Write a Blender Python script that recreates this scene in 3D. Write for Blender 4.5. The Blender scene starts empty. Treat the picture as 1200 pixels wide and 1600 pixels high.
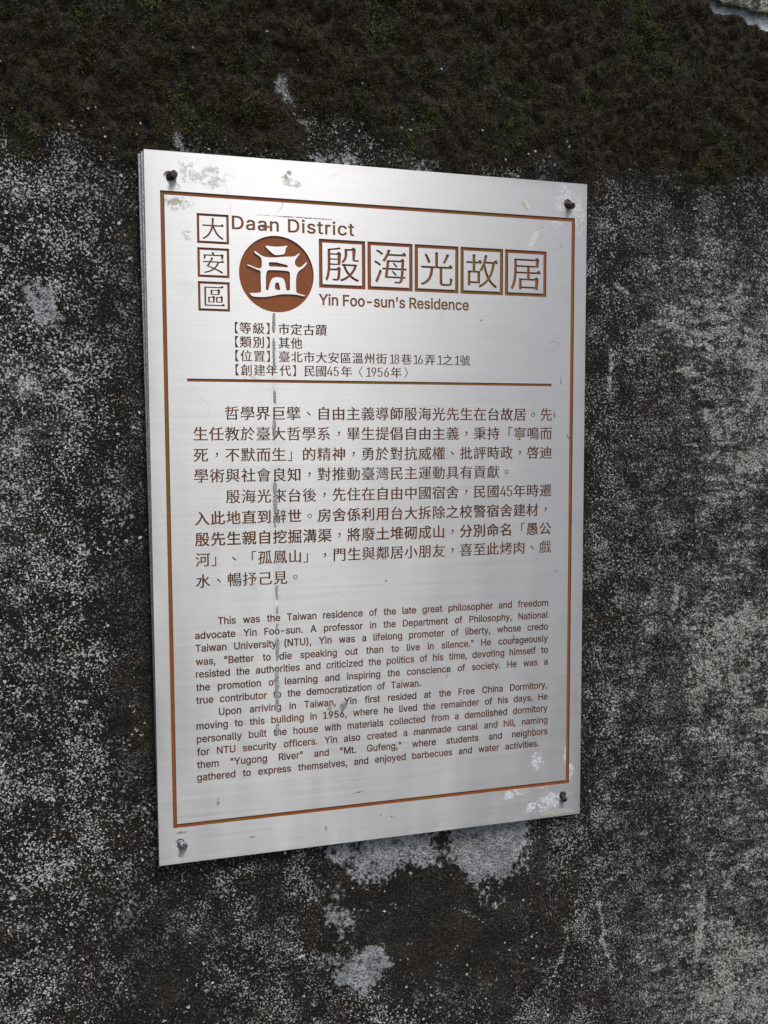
import bpy, bmesh, math, random
import numpy as np
from mathutils import Vector, Matrix
from mathutils.geometry import delaunay_2d_cdt

S = bpy.context.scene
COL = S.collection
random.seed(7)

# ------------------------------------------------------------------ camera
cam_d = bpy.data.cameras.new('camera')
cam = bpy.data.objects.new('camera', cam_d); COL.objects.link(cam); S.camera = cam
right = Vector((0.9597897, -0.2806944, -0.00379)); up = Vector((0.0244603, 0.0701732, 0.9972349)); fwd = Vector((0.2796523, 0.9572285, -0.0742174))
mw = Matrix((right, up, -fwd)).transposed().to_4x4(); mw.translation = (-0.2360619, -0.8153222, 0.0629293)
cam.matrix_world = mw
cam_d.sensor_fit = 'VERTICAL'; cam_d.sensor_height = 36.0; cam_d.lens = 36.0*1490/1600
cam_d.clip_start = 0.02; cam_d.clip_end = 100

# ------------------------------------------------------------------ daylight: overcast sky, one broad soft sun
SUN_EL, SUN_AZ = 56.0, 17.0            # elevation; azimuth from the wall's outward normal (-Y) towards +X
wd = bpy.data.worlds.new('World'); S.world = wd; wd.use_nodes = True
wn = wd.node_tree; wn.nodes.clear()
wo = wn.nodes.new('ShaderNodeOutputWorld'); wb = wn.nodes.new('ShaderNodeBackground'); sk = wn.nodes.new('ShaderNodeTexSky')
sk.sky_type = 'NISHITA'; sk.sun_disc = False
sk.sun_elevation = math.radians(SUN_EL); sk.sun_rotation = math.radians(180 - SUN_AZ)
sk.air_density = 1.0; sk.dust_density = 3.0; sk.ozone_density = 1.0
wb.inputs['Strength'].default_value = 0.11
wn.links.new(sk.outputs[0], wb.inputs[0]); wn.links.new(wb.outputs[0], wo.inputs[0])
sd = bpy.data.lights.new('sun', 'SUN'); sd.energy = 1.5; sd.angle = math.radians(16); sd.color = (1.0, 0.985, 0.96)
sun = bpy.data.objects.new('sun', sd); COL.objects.link(sun)
e, a = math.radians(SUN_EL), math.radians(SUN_AZ)
sdir = Vector((math.sin(a)*math.cos(e), -math.cos(a)*math.cos(e), math.sin(e)))
sun.rotation_euler = sdir.to_track_quat('Z', 'Y').to_euler(); sun.location = sdir*4
vs = S.view_settings
S.display_settings.display_device = 'sRGB'
vs.view_transform = 'Standard'; vs.look = 'None'; vs.exposure = 0.5; vs.gamma = 1.0; vs.use_curve_mapping = False

# ------------------------------------------------------------------ helpers
MM = 0.001
def tag(o, label=None, cat=None, group=None, kind=None):
    if label: o['label'] = label
    if cat: o['category'] = cat
    if group: o['group'] = group
    if kind: o['kind'] = kind
    return o
def mesh_obj(name, verts, faces, mat, parent=None, smooth=False):
    me = bpy.data.meshes.new(name); me.from_pydata(verts, [], faces); me.update()
    if mat: me.materials.append(mat)
    if smooth: me.polygons.foreach_set('use_smooth', [True]*len(me.polygons))
    o = bpy.data.objects.new(name, me); COL.objects.link(o)
    if parent: o.parent = parent
    return o
def np_mesh(name, V, F, mat, parent=None, smooth=True):
    """V (n,3), F (m,k) arrays -> one mesh object"""
    me = bpy.data.meshes.new(name); k = F.shape[1]
    me.vertices.add(len(V)); me.vertices.foreach_set('co', V.astype(np.float32).ravel())
    me.loops.add(F.size); me.loops.foreach_set('vertex_index', F.astype(np.int32).ravel())
    me.polygons.add(len(F)); me.polygons.foreach_set('loop_start', np.arange(0, F.size, k, dtype=np.int32))
    me.polygons.foreach_set('use_smooth', np.full(len(F), smooth))
    me.update(calc_edges=True)
    if mat: me.materials.append(mat)
    o = bpy.data.objects.new(name, me); COL.objects.link(o)
    if parent: o.parent = parent
    return o
def attr(o, name, arr):
    at = o.data.attributes.new(name, 'FLOAT', 'POINT'); at.data.foreach_set('value', arr.astype(np.float32).ravel())

class NT:
    """small node-tree builder"""
    def __init__(s, name):
        s.m = bpy.data.materials.new(name); s.m.use_nodes = True; s.t = s.m.node_tree; s.t.nodes.clear()
        s.out = s.n('ShaderNodeOutputMaterial'); s.b = s.n('ShaderNodeBsdfPrincipled'); s.l(s.b.outputs[0], s.out.inputs['Surface'])
        s.tc = s.n('ShaderNodeTexCoord').outputs['Object']
    def n(s, t): return s.t.nodes.new(t)
    def l(s, a, b): s.t.links.new(a, b)
    def put(s, sock, v):
        if hasattr(v, 'is_output'): s.l(v, sock)
        else: sock.default_value = v
    def math(s, op, a, b=0.0, c=None, clamp=False):
        n = s.n('ShaderNodeMath'); n.operation = op; n.use_clamp = clamp
        s.put(n.inputs[0], a); s.put(n.inputs[1], b)
        if c is not None: s.put(n.inputs[2], c)
        return n.outputs[0]
    def mapping(s, scale=(1, 1, 1), loc=(0, 0, 0), rot=(0, 0, 0), vec=None):
        n = s.n('ShaderNodeMapping'); n.inputs['Scale'].default_value = scale; n.inputs['Location'].default_value = loc; n.inputs['Rotation'].default_value = rot
        s.l(vec or s.tc, n.inputs['Vector']); return n.outputs[0]
    def noise(s, scale, detail=3, rough=0.55, vec=None, dist=0.0, lac=2.0):
        n = s.n('ShaderNodeTexNoise'); n.inputs['Scale'].default_value = scale; n.inputs['Detail'].default_value = detail
        n.inputs['Roughness'].default_value = rough; n.inputs['Distortion'].default_value = dist; n.inputs['Lacunarity'].default_value = lac
        s.l(vec or s.tc, n.inputs['Vector']); return n.outputs['Fac']
    def voro(s, scale, feature='F1', vec=None, out='Distance', rnd=1.0):
        n = s.n('ShaderNodeTexVoronoi'); n.feature = feature; n.inputs['Scale'].default_value = scale; n.inputs['Randomness'].default_value = rnd
        s.l(vec or s.tc, n.inputs['Vector']); return n.outputs[out]
    def ramp(s, fac, lo, hi, a=0.0, b=1.0, smooth=True):
        n = s.n('ShaderNodeMapRange'); n.interpolation_type = 'SMOOTHSTEP' if smooth else 'LINEAR'
        s.put(n.inputs[0], fac); s.put(n.inputs[1], lo); s.put(n.inputs[2], hi); s.put(n.inputs[3], a); s.put(n.inputs[4], b)
        return n.outputs[0]
    def mix(s, f, a, b):
        n = s.n('ShaderNodeMix'); n.data_type = 'RGBA'; s.put(n.inputs[0], f)
        for sock, v in ((n.inputs[6], a), (n.inputs[7], b)):
            if hasattr(v, 'is_output'): s.l(v, sock)
            else: sock.default_value = (*v, 1)
        return n.outputs[2]
    def attr(s, name):
        n = s.n('ShaderNodeAttribute'); n.attribute_name = name; return n.outputs['Fac']
    def bump(s, h, strength=1.0, dist=0.001, normal=None):
        n = s.n('ShaderNodeBump'); n.inputs['Strength'].default_value = strength; n.inputs['Distance'].default_value = dist
        s.put(n.inputs['Height'], h)
        if normal: s.l(normal, n.inputs['Normal'])
        return n.outputs[0]
    def set(s, **k):
        for a, v in k.items():
            sock = s.b.inputs[a.replace('_', ' ')]
            if isinstance(v, tuple) and len(v) == 3: v = (*v, 1)
            s.put(sock, v)
    def sep(s):
        n = s.n('ShaderNodeSeparateXYZ'); s.l(s.tc, n.inputs[0]); return n.outputs

# numpy value noise, fractal
def vnoise(x, z, seed):
    r = np.random.RandomState(seed); T = r.rand(256, 256).astype(np.float32)
    xi = np.floor(x).astype(int); zi = np.floor(z).astype(int); fx = x-xi; fz = z-zi
    fx = fx*fx*(3-2*fx); fz = fz*fz*(3-2*fz)
    g = lambda i, j: T[i & 255, j & 255]
    return (g(xi, zi)*(1-fx)+g(xi+1, zi)*fx)*(1-fz)+(g(xi, zi+1)*(1-fx)+g(xi+1, zi+1)*fx)*fz
def fbm(x, z, freq, oct=4, seed=0, gain=0.55):
    s = 0; amp = 1; tot = 0
    for k in range(oct):
        s = s+amp*vnoise(x*freq+k*17.3, z*freq+k*9.1, seed*31+k); tot += amp; amp *= gain; freq *= 2.03
    return s/tot
def sstep(a, b, x):
    t = np.clip((x-a)/(b-a), 0, 1); return t*t*(3-2*t)
def poly_sd(P, x, z):
    """signed distance (negative inside) of points to polygon P"""
    P = np.array(P, float); d = np.full(x.shape, 1e9); ins = np.zeros(x.shape, bool)
    for i in range(len(P)):
        a, b = P[i], P[(i+1) % len(P)]; e = b-a
        t = np.clip(((x-a[0])*e[0]+(z-a[1])*e[1])/(e@e), 0, 1)
        d = np.minimum(d, np.hypot(x-a[0]-t*e[0], z-a[1]-t*e[1]))
        c = (a[1] > z) != (b[1] > z)
        with np.errstate(divide='ignore', invalid='ignore'):
            ins ^= c & (x < (b[0]-a[0])*(z-a[1])/(b[1]-a[1])+a[0])
    return np.where(ins, -d, d)

# ================================================================== unseen ground added at the wall's foot for the metal to reflect
gm = NT('added_ground'); gn = gm.noise(3, 5, .6); gm.set(Base_Color=gm.mix(gm.ramp(gn, .35, .65), (.07, .071, .071), (.11, .111, .11)), Roughness=.9)
gnd = mesh_obj('added_ground', [(-9, -12, -1.25), (9, -12, -1.25), (9, .3, -1.25), (-9, .3, -1.25)], [[0, 1, 2, 3]], gm.m); tag(gnd, kind='structure')

# ================================================================== the wall
# growth of pale lichen over the wall face, 0..9 (rows every 40 mm downwards from z = 520, columns every 35 mm from x = -360)
LICHEN = """0000000000000000111123333
0000000000000000111122221
0000000000000000110000000
0000000010001110111111111
0111011122222211111122222
2222111232222211122333333
4443322222222221233444444
5554322222222222334555555
5444322222222222334556666
5553322222222222334556666
6664322222222222334456666
6664322222222222344456666
6664322222222222344456666
6654322222222222344455555
5554322222222222334445555
5554322222222222334455555
4445322222222222334456666
4445322222222222344456666
5555322222222222344456666
4444322222222222334455566
4444322234443322234445555
4444223333333321144445555
5554322233222221144455555
5554322223433322344555555
5554322223433333344555555
5554322223433333344556666
5554443223433333344556666
5554443223433333344556666""".split('\n')
LG = np.array([[int(c) for c in r] for r in LICHEN], float)/9
# places where the black crust has come off and grey render shows (mm on the wall face)
BARE = [[(61,-290),(106,-290),(153,-290),(152,-342),(133,-365),(108,-375),(87,-359),(67,-334)],
        [(-62,-300),(-21,-296),(29,-296),(55,-300),(57,-336),(41,-341),(14,-342),(-9,-346),(-33,-341)],
        [(-45,-335),(-20,-340),(-24,-380),(-30,-398),(-43,-395),(-53,-364)],
        [(-61,-410),(-43,-403),(-21,-409),(3,-415),(11,-432),(-3,-449),(-22,-450),(-43,-431)],
        [(-81,-330),(-63,-327),(-52,-333),(-50,-349),(-63,-343)],
        [(-295,184),(-284,187),(-275,183),(-273,167),(-285,165),(-293,172)],
        [(-185,300),(-173,319),(-160,311),(-144,307),(-150,298),(-180,298)],
        [(-57,303),(-29,313),(12,310),(54,311),(49,298),(-17,298),(-51,299)],
        [(-90,395),(-81,397),(-80,377),(-70,357),(-59,334),(-63,331),(-78,348),(-93,365)]]
BW = [.92, .8, .66, .92, .75, .75, .6, .58, .74]
CHIP = [(332,484),(339,482),(345,478),(363,479),(374,478),(378,475),(400,476),(430,478),(470,480),(470,466),(430,462),(401,463),(387,469),(377,469),(371,474),(353,474),(338,475)]
LIP = [(340,530),(342,488),(346,484),(363,484),(382,481),(422,481),(470,485),(470,530)]

x0, x1, z0, z1, st = -800, 1000, -1260, 720, 2.1
nx = int((x1-x0)/st)+1; nz = int((z1-z0)/st)+1
gx, gz = np.meshgrid(np.linspace(x0, x1, nx), np.linspace(z0, z1, nz))
def chart(x, z):
    u = np.clip((x+360)/35, 0, LG.shape[1]-1.001); v = np.clip((520-z)/40, 0, LG.shape[0]-1.001)
    i = u.astype(int); j = v.astype(int); a = u-i; b = v-j
    return (LG[j, i]*(1-a)+LG[j, i+1]*a)*(1-b)+(LG[j+1, i]*(1-a)+LG[j+1, i+1]*a)*b
wx = gx+26*(fbm(gx, gz, 1/60, 3, 5)-.5); wz = gz+26*(fbm(gx, gz, 1/60, 3, 6)-.5)
lich = chart(wx, wz)
rt_ = sstep(150, 260, gx); lich = np.maximum(lich-.16*(1-rt_)-.02, .17)
edge_d = np.hypot(np.maximum(np.abs(gx)-200, 0), np.maximum(np.abs(gz)-300, 0))         # contact shadow painted round the plaque by thinning pale lichen, with some dirt
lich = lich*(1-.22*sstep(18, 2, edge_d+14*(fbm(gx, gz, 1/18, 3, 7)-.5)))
lich = lich+(.30-.14*rt_)*(fbm(gx, gz, 1/90, 4, 14)-.5)+.18*(fbm(gx*3.2, gz*.5, 1/60, 3, 15)-.5)
# pale scrapes, runs and trowel scratches: from, to, half width, strength
SCR = [((233,148),(232,112),2.6,.40),((312,-84),(308,-104),4,.32),((393,-106),(387,-142),3.5,.34),((276,179),(344,164),1.3,.30),((296,158),(343,156),1.2,.26),((297,130),(326,129),1.6,.34),((264,151),(292,149),1.2,.24),((237,211),(249,205),3.5,.5),
       ((342,450),(347,427),3,.6),((227,-398),(235,-432),3,.36),((231,-435),(246,-474),2.5,.38),((375,-161),(382,-202),3.5,.2),((349,-409),(343,-477),6,.22),((195,-433),(175,-476),2.2,.5),((67,-378),(106,-400),2.5,.3)]
for (a_, b_, hw_, s_) in SCR:
    ax_, az_ = a_; ex_, ez_ = b_[0]-ax_, b_[1]-az_; t_ = np.clip(((gx-ax_)*ex_+(gz-az_)*ez_)/(ex_*ex_+ez_*ez_), 0, 1)
    d_ = np.hypot(gx-ax_-t_*ex_, gz-az_-t_*ez_)+4.5*(fbm(gx, gz, 1/5, 3, 16)-.5)
    lich = lich+s_*sstep(hw_+1.2, hw_*.3, d_)
dk_ = sstep(130, 40, np.hypot((gx-50)*.8, gz+370)); lich = lich-.16*dk_                # wet black mould below the plaque
bare = np.zeros_like(gx)
ed = 16*(fbm(gx, gz, 1/14, 4, 8)-.5)+7*(fbm(gx, gz, 1/4, 3, 9)-.5)
for P, w in zip(BARE, BW):
    bare = np.maximum(bare, w*sstep(11, -11, poly_sd(P, gx, gz)+1.4*ed+26*(fbm(gx, gz, 1/30, 3, 11)-.5)))
chipm = sstep(2.0, -1.0, poly_sd(CHIP, gx, gz)+3*(fbm(gx, gz, 1/6, 3, 12)-.5))
lipm = sstep(2.5, -2.0, poly_sd(LIP, gx, gz)+4*(fbm(gx, gz, 1/7, 3, 13)-.5))
ml = 318+14*(fbm(gx, gz*0, 1/90, 3, 21)-.5)*2 + np.clip((gx-250)/150, 0, 1)*14
moss = sstep(-30, 34, gz-ml+60*(fbm(gx, gz, 1/40, 5, 22, .62)-.5)+50*(fbm(gx*1.6, gz*.4, 1/60, 3, 23)-.5))*(1-lipm*.85)*(1-chipm)*(1-.8*bare)
brown = sstep(.55, .70, fbm(gx, gz, 1/38, 5, 30, .65))*.7
brown = np.maximum(brown, .9*sstep(30, 0, np.hypot((gx-315)*.6, gz-490)))
# relief in mm outwards: trowel waves, pitted crust, moss cushions, flaked lip
rel = 3.0*(fbm(gx, gz, 1/140, 3, 40)-.5)+1.6*(fbm(gx, gz, 1/22, 4, 41)-.5)+2.0*(fbm(gx, gz, 1/6, 3, 42)-.5)
cush = np.abs(fbm(gx, gz, 1/17, 3, 43)-.5)*2
rel = rel*(1-.65*bare)+moss*(2.6+8.5*(fbm(gx, gz, 1/15, 4, 44)-.38)+4.0*(.35-cush)+3.0*(fbm(gx, gz, 1/5, 3, 47)-.5))
rel = rel*(1-lipm)*(1-chipm)+lipm*(4.0+3.0*(fbm(gx, gz, 1/9, 4, 45)-.5))+chipm*(-3.5+1.5*(fbm(gx, gz, 1/5, 3, 46)-.5))
behind = sstep(8, -14, np.maximum(np.abs(gx)-200, np.abs(gz)-300))     # the render is flat where the plaque is fixed
rel = rel*(1-.75*behind)-1.0*behind
WALL_Y = 11.0
V = np.stack([gx, WALL_Y-rel, gz], -1).reshape(-1, 3)*MM
idx = np.arange(nx*nz).reshape(nz, nx)
F = np.stack([idx[:-1, :-1], idx[:-1, 1:], idx[1:, 1:], idx[1:, :-1]], -1).reshape(-1, 4)
# thickness: a rim and a back
rim = np.concatenate([idx[0, :], idx[1:, -1], idx[-1, -2::-1], idx[-2:0:-1, 0]])
nb = len(V); back = V[rim].copy(); back[:, 1] = 0.16
V2 = np.vstack([V, back]); k = np.arange(len(rim)); kn = (k+1) % len(rim)
F2 = np.vstack([F, np.stack([rim[k], nb+k, nb+kn, rim[kn]], -1)])
cb = [nb+0, nb+nx-1, nb+nx-1+nz-1, nb+2*(nx-1)+nz-1]
F2 = np.vstack([F2, [[cb[0], cb[3], cb[2], cb[1]]]])

W = NT('weathered_render')
aL, aB, aM, aR, aC, aP = [W.attr(q) for q in ('lichen', 'bare', 'moss', 'brown', 'chip', 'lip')]
gsel = W.ramp(W.noise(16, 4, .6), .42, .60)                                  # coarser here, finer there
n1 = W.math('ADD', W.math('MULTIPLY', W.noise(330, 3, .6), gsel), W.math('MULTIPLY', W.noise(170, 5, .62), W.math('SUBTRACT', 1, gsel))); n1b = W.noise(150, 4, .7, vec=W.mapping((.55, 1, 1.5), rot=(0, .28, 0)))
n2 = W.noise(48, 4, .6); n3 = W.noise(560, 2, .6)
mixn = W.math('ADD', W.math('MULTIPLY', n1, .5), W.math('ADD', W.math('MULTIPLY', n1b, .28), W.math('ADD', W.math('MULTIPLY', n2, .36), W.math('MULTIPLY', n3, .42))))
mixn = W.math('SUBTRACT', mixn, .10)
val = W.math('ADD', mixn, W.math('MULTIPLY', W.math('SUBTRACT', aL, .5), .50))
trow = W.noise(90, 3, .6, vec=W.mapping((.22, 1, 1), rot=(0, .42, 0)))
val = W.math('ADD', val, W.math('MULTIPLY', W.math('SUBTRACT', trow, .5), .30))
val = W.math('SUBTRACT', val, W.math('MULTIPLY', aM, .13))
spk = W.ramp(val, .70, .80)                                    # crust of pale lichen, broken into specks
film = W.ramp(val, .57, .80)                                    # thinner greyish film around it
speck = W.math('MULTIPLY', W.ramp(W.math('ADD', n3, W.math('MULTIPLY', n2, .45)), .81, .855), W.ramp(aL, .06, .36))
blk = W.mix(W.ramp(W.math('ADD', W.math('MULTIPLY', n3, .7), W.math('MULTIPLY', n2, .3)), .42, .66), (.0065, .0065, .005), (.040, .038, .028))
blk = W.mix(W.math('MULTIPLY', aR, W.ramp(n1, .4, .62)), blk, (.040, .026, .014))
grey = W.mix(W.ramp(n1b, .35, .65), (.048, .047, .039), (.135, .131, .112))
tint = W.noise(14, 3, .6)
pale = W.mix(W.ramp(n3, .35, .65), (.185, .187, .172), (.40, .403, .385))
pale = W.mix(W.ramp(tint, .48, .62), pale, (.33, .35, .37))
rgt = W.ramp(W.math('ADD', W.sep()[0], W.math('MULTIPLY', tint, .12)), .20, .36)     # the crust on the right is finer and greyer
pale = W.mix(W.math('MULTIPLY', rgt, .8), pale, W.mix(W.ramp(n3, .35, .65), (.185, .180, .152), (.36, .35, .30)))
c = W.mix(W.math('MULTIPLY', film, .85), blk, grey)
c = W.mix(W.math('MULTIPLY', spk, .9), c, pale)
c = W.mix(W.math('MULTIPLY', speck, W.math('SUBTRACT', 1, W.math('MULTIPLY', rgt, .7))), c, (.50, .51, .50))
# bare render: bluish grey with dark pits
pit = W.ramp(W.math('ADD', W.math('MULTIPLY', n1, .35), W.math('MULTIPLY', n3, .68)), .40, .55)
rend = W.mix(pit, (.12, .121, .12), W.mix(W.ramp(n2, .35, .65), (.225, .23, .232), (.36, .37, .375)))
bm = W.ramp(W.math('ADD', aB, W.math('MULTIPLY', W.math('SUBTRACT', W.math('ADD', n1, W.math('MULTIPLY', n2, .6)), .8), 2.3)), .34, .74)
c = W.mix(bm, c, rend)
# soil and dead fronds under the moss
mo = W.mix(W.ramp(n1, .38, .62), (.006, .006, .004), (.030, .026, .014))
mo = W.mix(W.ramp(W.noise(70, 4, .6), .58, .68), mo, (.050, .032, .018))
mo = W.mix(W.math('MULTIPLY', spk, .8), mo, (.20, .20, .19))
c = W.mix(W.ramp(W.math('ADD', aM, W.math('MULTIPLY', W.math('SUBTRACT', n1, .5), .9)), .42, .62), c, mo)
c = W.mix(aC, c, W.mix(W.ramp(n2, .4, .6), (.62, .68, .78), (.86, .89, .92)))
c = W.mix(aP, c, W.mix(W.ramp(n1, .42, .62), (.05, .05, .035), (.30, .31, .26)))
h = W.math('ADD', W.math('MULTIPLY', n1, 1.1), W.math('ADD', W.math('MULTIPLY', spk, .35), W.math('ADD', W.math('MULTIPLY', n3, .55), W.math('MULTIPLY', pit, .3))))
W.set(Base_Color=c, Roughness=.92, Normal=W.bump(h, 1.0, .0026))
W.b.inputs['Specular IOR Level'].default_value = .25

wall = np_mesh('concrete_wall', V2, F2, W.m)
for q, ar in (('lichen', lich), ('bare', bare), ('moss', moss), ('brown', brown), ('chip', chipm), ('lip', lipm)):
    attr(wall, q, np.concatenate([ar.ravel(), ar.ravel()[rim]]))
tag(wall, 'old rendered concrete wall blackened by algae and speckled with pale lichen behind the metal plaque', 'wall')

# ------------------------------------------------------------------ moss and lichen growing on it
def surf(x, z):
    """outward relief (mm) and masks at points on the wall face"""
    i = np.clip(((x-x0)/st).round().astype(int), 0, nx-1); j = np.clip(((z-z0)/st).round().astype(int), 0, nz-1)
    return rel[j, i], moss[j, i], lich[j, i], bare[j, i], (lipm+chipm)[j, i], behind[j, i]
rs = np.random.RandomState(3)
def fronds(n, x, z, ln, wd, spread, down, shade, base_y):
    """n small curved leaflets rising from (x, base_y, z)"""
    d = np.stack([rs.normal(0, spread, n), -np.abs(rs.normal(.8, .35, n)), rs.normal(down, spread, n)], -1)
    d /= np.linalg.norm(d, axis=1)[:, None]
    s = np.cross(d, rs.normal(size=(n, 3))); s /= np.linalg.norm(s, axis=1)[:, None]
    b = np.stack([x, base_y, z], -1); curl = np.cross(d, s)*(ln*rs.normal(0, .22, n))[:, None]
    p0 = b; p1 = b+d*(ln*.55)[:, None]+s*(wd*.5)[:, None]+curl; p2 = b+d*ln[:, None]+curl*.2; p3 = b+d*(ln*.55)[:, None]-s*(wd*.5)[:, None]+curl
    P = np.stack([p0, p1, p2, p3], 1).reshape(-1, 3)*MM
    return P, np.arange(4*n).reshape(n, 4), np.repeat(shade, 4)
n = 520000
fx = rs.uniform(-620, 760, n); fz = rs.uniform(262, 550, n)
r_, m_, l_, b_, lc_, bh_ = surf(fx, fz)
clump = fbm(fx, fz, 1/11, 4, 60); fine = fbm(fx, fz, 1/4.2, 3, 62); green = fbm(fx, fz, 1/42, 4, 61)
keep = (rs.rand(n) < m_*sstep(.36, .58, .45*clump+.55*fine)) & (lc_ < .4) & ~((np.abs(fx) < 206) & (fz < 304))
fx, fz, r_, clump, green, fine = [q[keep] for q in (fx, fz, r_, clump, green, fine)]; n = len(fx)
sh = np.clip((green-.5)*1.5+(fbm(fx, fz, 1/6, 3, 63)-.5)*.9+.46+rs.normal(0, .14, n), .12, 1)
rust = np.maximum(np.exp(-((fx-306)/24)**2-((fz-477)/10)**2), .8*np.exp(-((fx+255)/14)**2-((fz-368)/10)**2)); sh = np.where(rs.rand(n) < rust, rs.uniform(0, .09, n), sh)
P1, F1, S1 = fronds(n, fx, fz, rs.uniform(.9, 2.6, n), rs.uniform(.6, 1.3, n), .75, .1, sh, WALL_Y-r_+.3-3.2*np.clip(fine-.5, 0, .3))
# brighter grassy tufts
TU = [(-29, 388, 11, 170), (-245, 401, 10, 120), (-243, 372, 9, 100), (-107, 345, 20, 340), (-122, 380, 16, 160), (-69, 400, 14, 120), (-50, 325, 13, 150), (-12, 360, 15, 130), (92, 400, 18, 120), (230, 420, 22, 150), (20, 440, 24, 160), (-210, 430, 20, 120), (150, 455, 20, 140), (-140, 318, 13, 150)]
tx, tz, ts = [], [], []
for a, b, r, q in TU:
    tx.append(rs.normal(a, r*.55, q)); tz.append(rs.normal(b, r*.55, q)); ts.append(rs.uniform(.78, 1.0, q) if r < 12 else rs.uniform(.62, .92, q))
tx, tz, ts = map(np.concatenate, (tx, tz, ts)); n = len(tx)
P2, F2_, S2 = fronds(n, tx, tz, rs.uniform(2.5, 6.0, n), rs.uniform(.35, .7, n), .6, .15, ts, WALL_Y-surf(tx, tz)[0])
G = NT('moss_frond'); ga = G.attr('tone')
cr = G.n('ShaderNodeValToRGB'); G.l(ga, cr.inputs[0]); el = cr.color_ramp.elements
for p, q in ((0, (.13, .055, .020)), (.1, (.075, .036, .018)), (.22, (.022, .016, .008)), (.45, (.078, .060, .025)), (.60, (.026, .024, .010)), (.74, (.082, .080, .025)), (.85, (.085, .105, .026)), (1, (.13, .18, .042))):
    x = el.new(p) if p not in (0, 1) else el[0 if p == 0 else -1]
    x.color = (*q, 1)
G.set(Base_Color=cr.outputs[0], Roughness=.8); G.b.inputs['Specular IOR Level'].default_value = .2
mossO = np_mesh('moss', np.vstack([P1, P2]), np.vstack([F1, F2_+len(P1)]), G.m, smooth=False)
attr(mossO, 'tone', np.concatenate([S1, S2])); tag(mossO, 'dark brown and green moss coating the upper wall above the plaque', 'moss', kind='stuff')

n = 175000
fx = rs.uniform(-620, 760, n); fz = rs.uniform(-680, 420, n)
r_, m_, l_, b_, lc_, bh_ = surf(fx, fz)
cl = fbm(fx, fz, 1/16, 4, 70)+.35*(fbm(fx, fz, 1/70, 2, 71)-.5)
keep = (rs.rand(n) < np.clip(l_*1.5, .06, 1)*sstep(.40, .66, cl)*(1-.95*m_)) & (lc_ < .5) & (b_ < .6) & ~((np.abs(fx) < 203) & (np.abs(fz) < 303))
fx, fz, r_, l_ = [q[keep] for q in (fx, fz, r_, l_)]; n = len(fx)
K = 9; rad = np.exp(np.minimum(rs.normal(-.45, .50, n), .55))*np.where(fx > 200, .72, 1.0); ang = np.linspace(0, 2*np.pi, K, endpoint=False)[None]+rs.uniform(0, 6.3, n)[:, None]
rr = rad[:, None]*rs.uniform(.25, 1.45, (n, K)); lift = rs.uniform(.05, .55, (n, K))
ox = fx[:, None]+np.cos(ang)*rr*rs.uniform(.6, 1.3, n)[:, None]; oz = fz[:, None]+np.sin(ang)*rr
oy = (WALL_Y-r_)[:, None]-.25-lift
ctr = np.stack([fx, WALL_Y-r_-.45, fz], -1)[:, None]
Pv = np.concatenate([ctr, np.stack([ox, oy, oz], -1)], 1).reshape(-1, 3)*MM
kk = np.arange(K); base = (np.arange(n)*(K+1))[:, None]
Ft = np.stack([np.broadcast_to(base, (n, K)), base+1+kk, base+1+(kk+1) % K], -1).reshape(-1, 3)
# thin curled rims where older crust has come away
nc = 4200; cx_ = rs.uniform(-430, 560, nc); cz_ = rs.uniform(-640, 360, nc); r2, m2, l2, b2, lc2, bh2 = surf(cx_, cz_)
kp = (rs.rand(nc) < .25+l2) & (m2 < .5) & ~((np.abs(cx_) < 206) & (np.abs(cz_) < 306)) & (cx_ < 230+rs.normal(0, 60, nc)); cx_, cz_, r2 = cx_[kp], cz_[kp], r2[kp]; nc = len(cx_)
J = 8; rad2 = rs.uniform(.6, 1.55, nc)**2; a0 = rs.uniform(0, 6.3, nc); sw = rs.uniform(.8, 3.6, nc); th = a0[:, None]+np.linspace(0, 1, J)[None]*sw[:, None]
wv = rs.uniform(.12, .42, nc)[:, None]*np.sin(np.linspace(.15, 3.0, J))[None]*rs.uniform(.5, 1.4, (nc, J)); asp = rs.uniform(.6, 1.3, nc)[:, None]; rj = rad2[:, None]*(1+rs.normal(0, .10, (nc, J)))
inn = np.stack([cx_[:, None]+np.cos(th)*(rj-wv)*asp, (WALL_Y-r2)[:, None]-.25+0*th, cz_[:, None]+np.sin(th)*(rj-wv)], -1)
outr = np.stack([cx_[:, None]+np.cos(th)*(rj+wv)*asp, (WALL_Y-r2)[:, None]-.75+0*th, cz_[:, None]+np.sin(th)*(rj+wv)], -1)
Pc = np.concatenate([inn, outr], 1).reshape(-1, 3)*MM; jb = (np.arange(nc)*2*J)[:, None]+np.arange(J-1)[None]
Fc = np.concatenate([np.stack([jb, jb+1, jb+J+1], -1).reshape(-1, 3), np.stack([jb, jb+J+1, jb+J], -1).reshape(-1, 3)])
Lm = NT('lichen_flake'); la = Lm.attr('tone')
lc = Lm.mix(la, (.095, .095, .083), (.48, .49, .478))
Lm.set(Base_Color=lc, Roughness=.95); Lm.b.inputs['Specular IOR Level'].default_value = .2
lo = np_mesh('lichen', np.vstack([Pv, Pc]), np.vstack([Ft, Fc+len(Pv)]), Lm.m, smooth=True)
tone = np.clip(rs.beta(1.8, 1.9, n)-np.where(fx > 200, .12, 0), 0, 1); attr(lo, 'tone', np.concatenate([np.repeat(tone, K+1), np.repeat(rs.uniform(.35, .95, nc), 2*J)]))
tag(lo, 'pale grey flakes of lichen scattered over the black wall around the plaque', 'lichen', kind='stuff')

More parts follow.
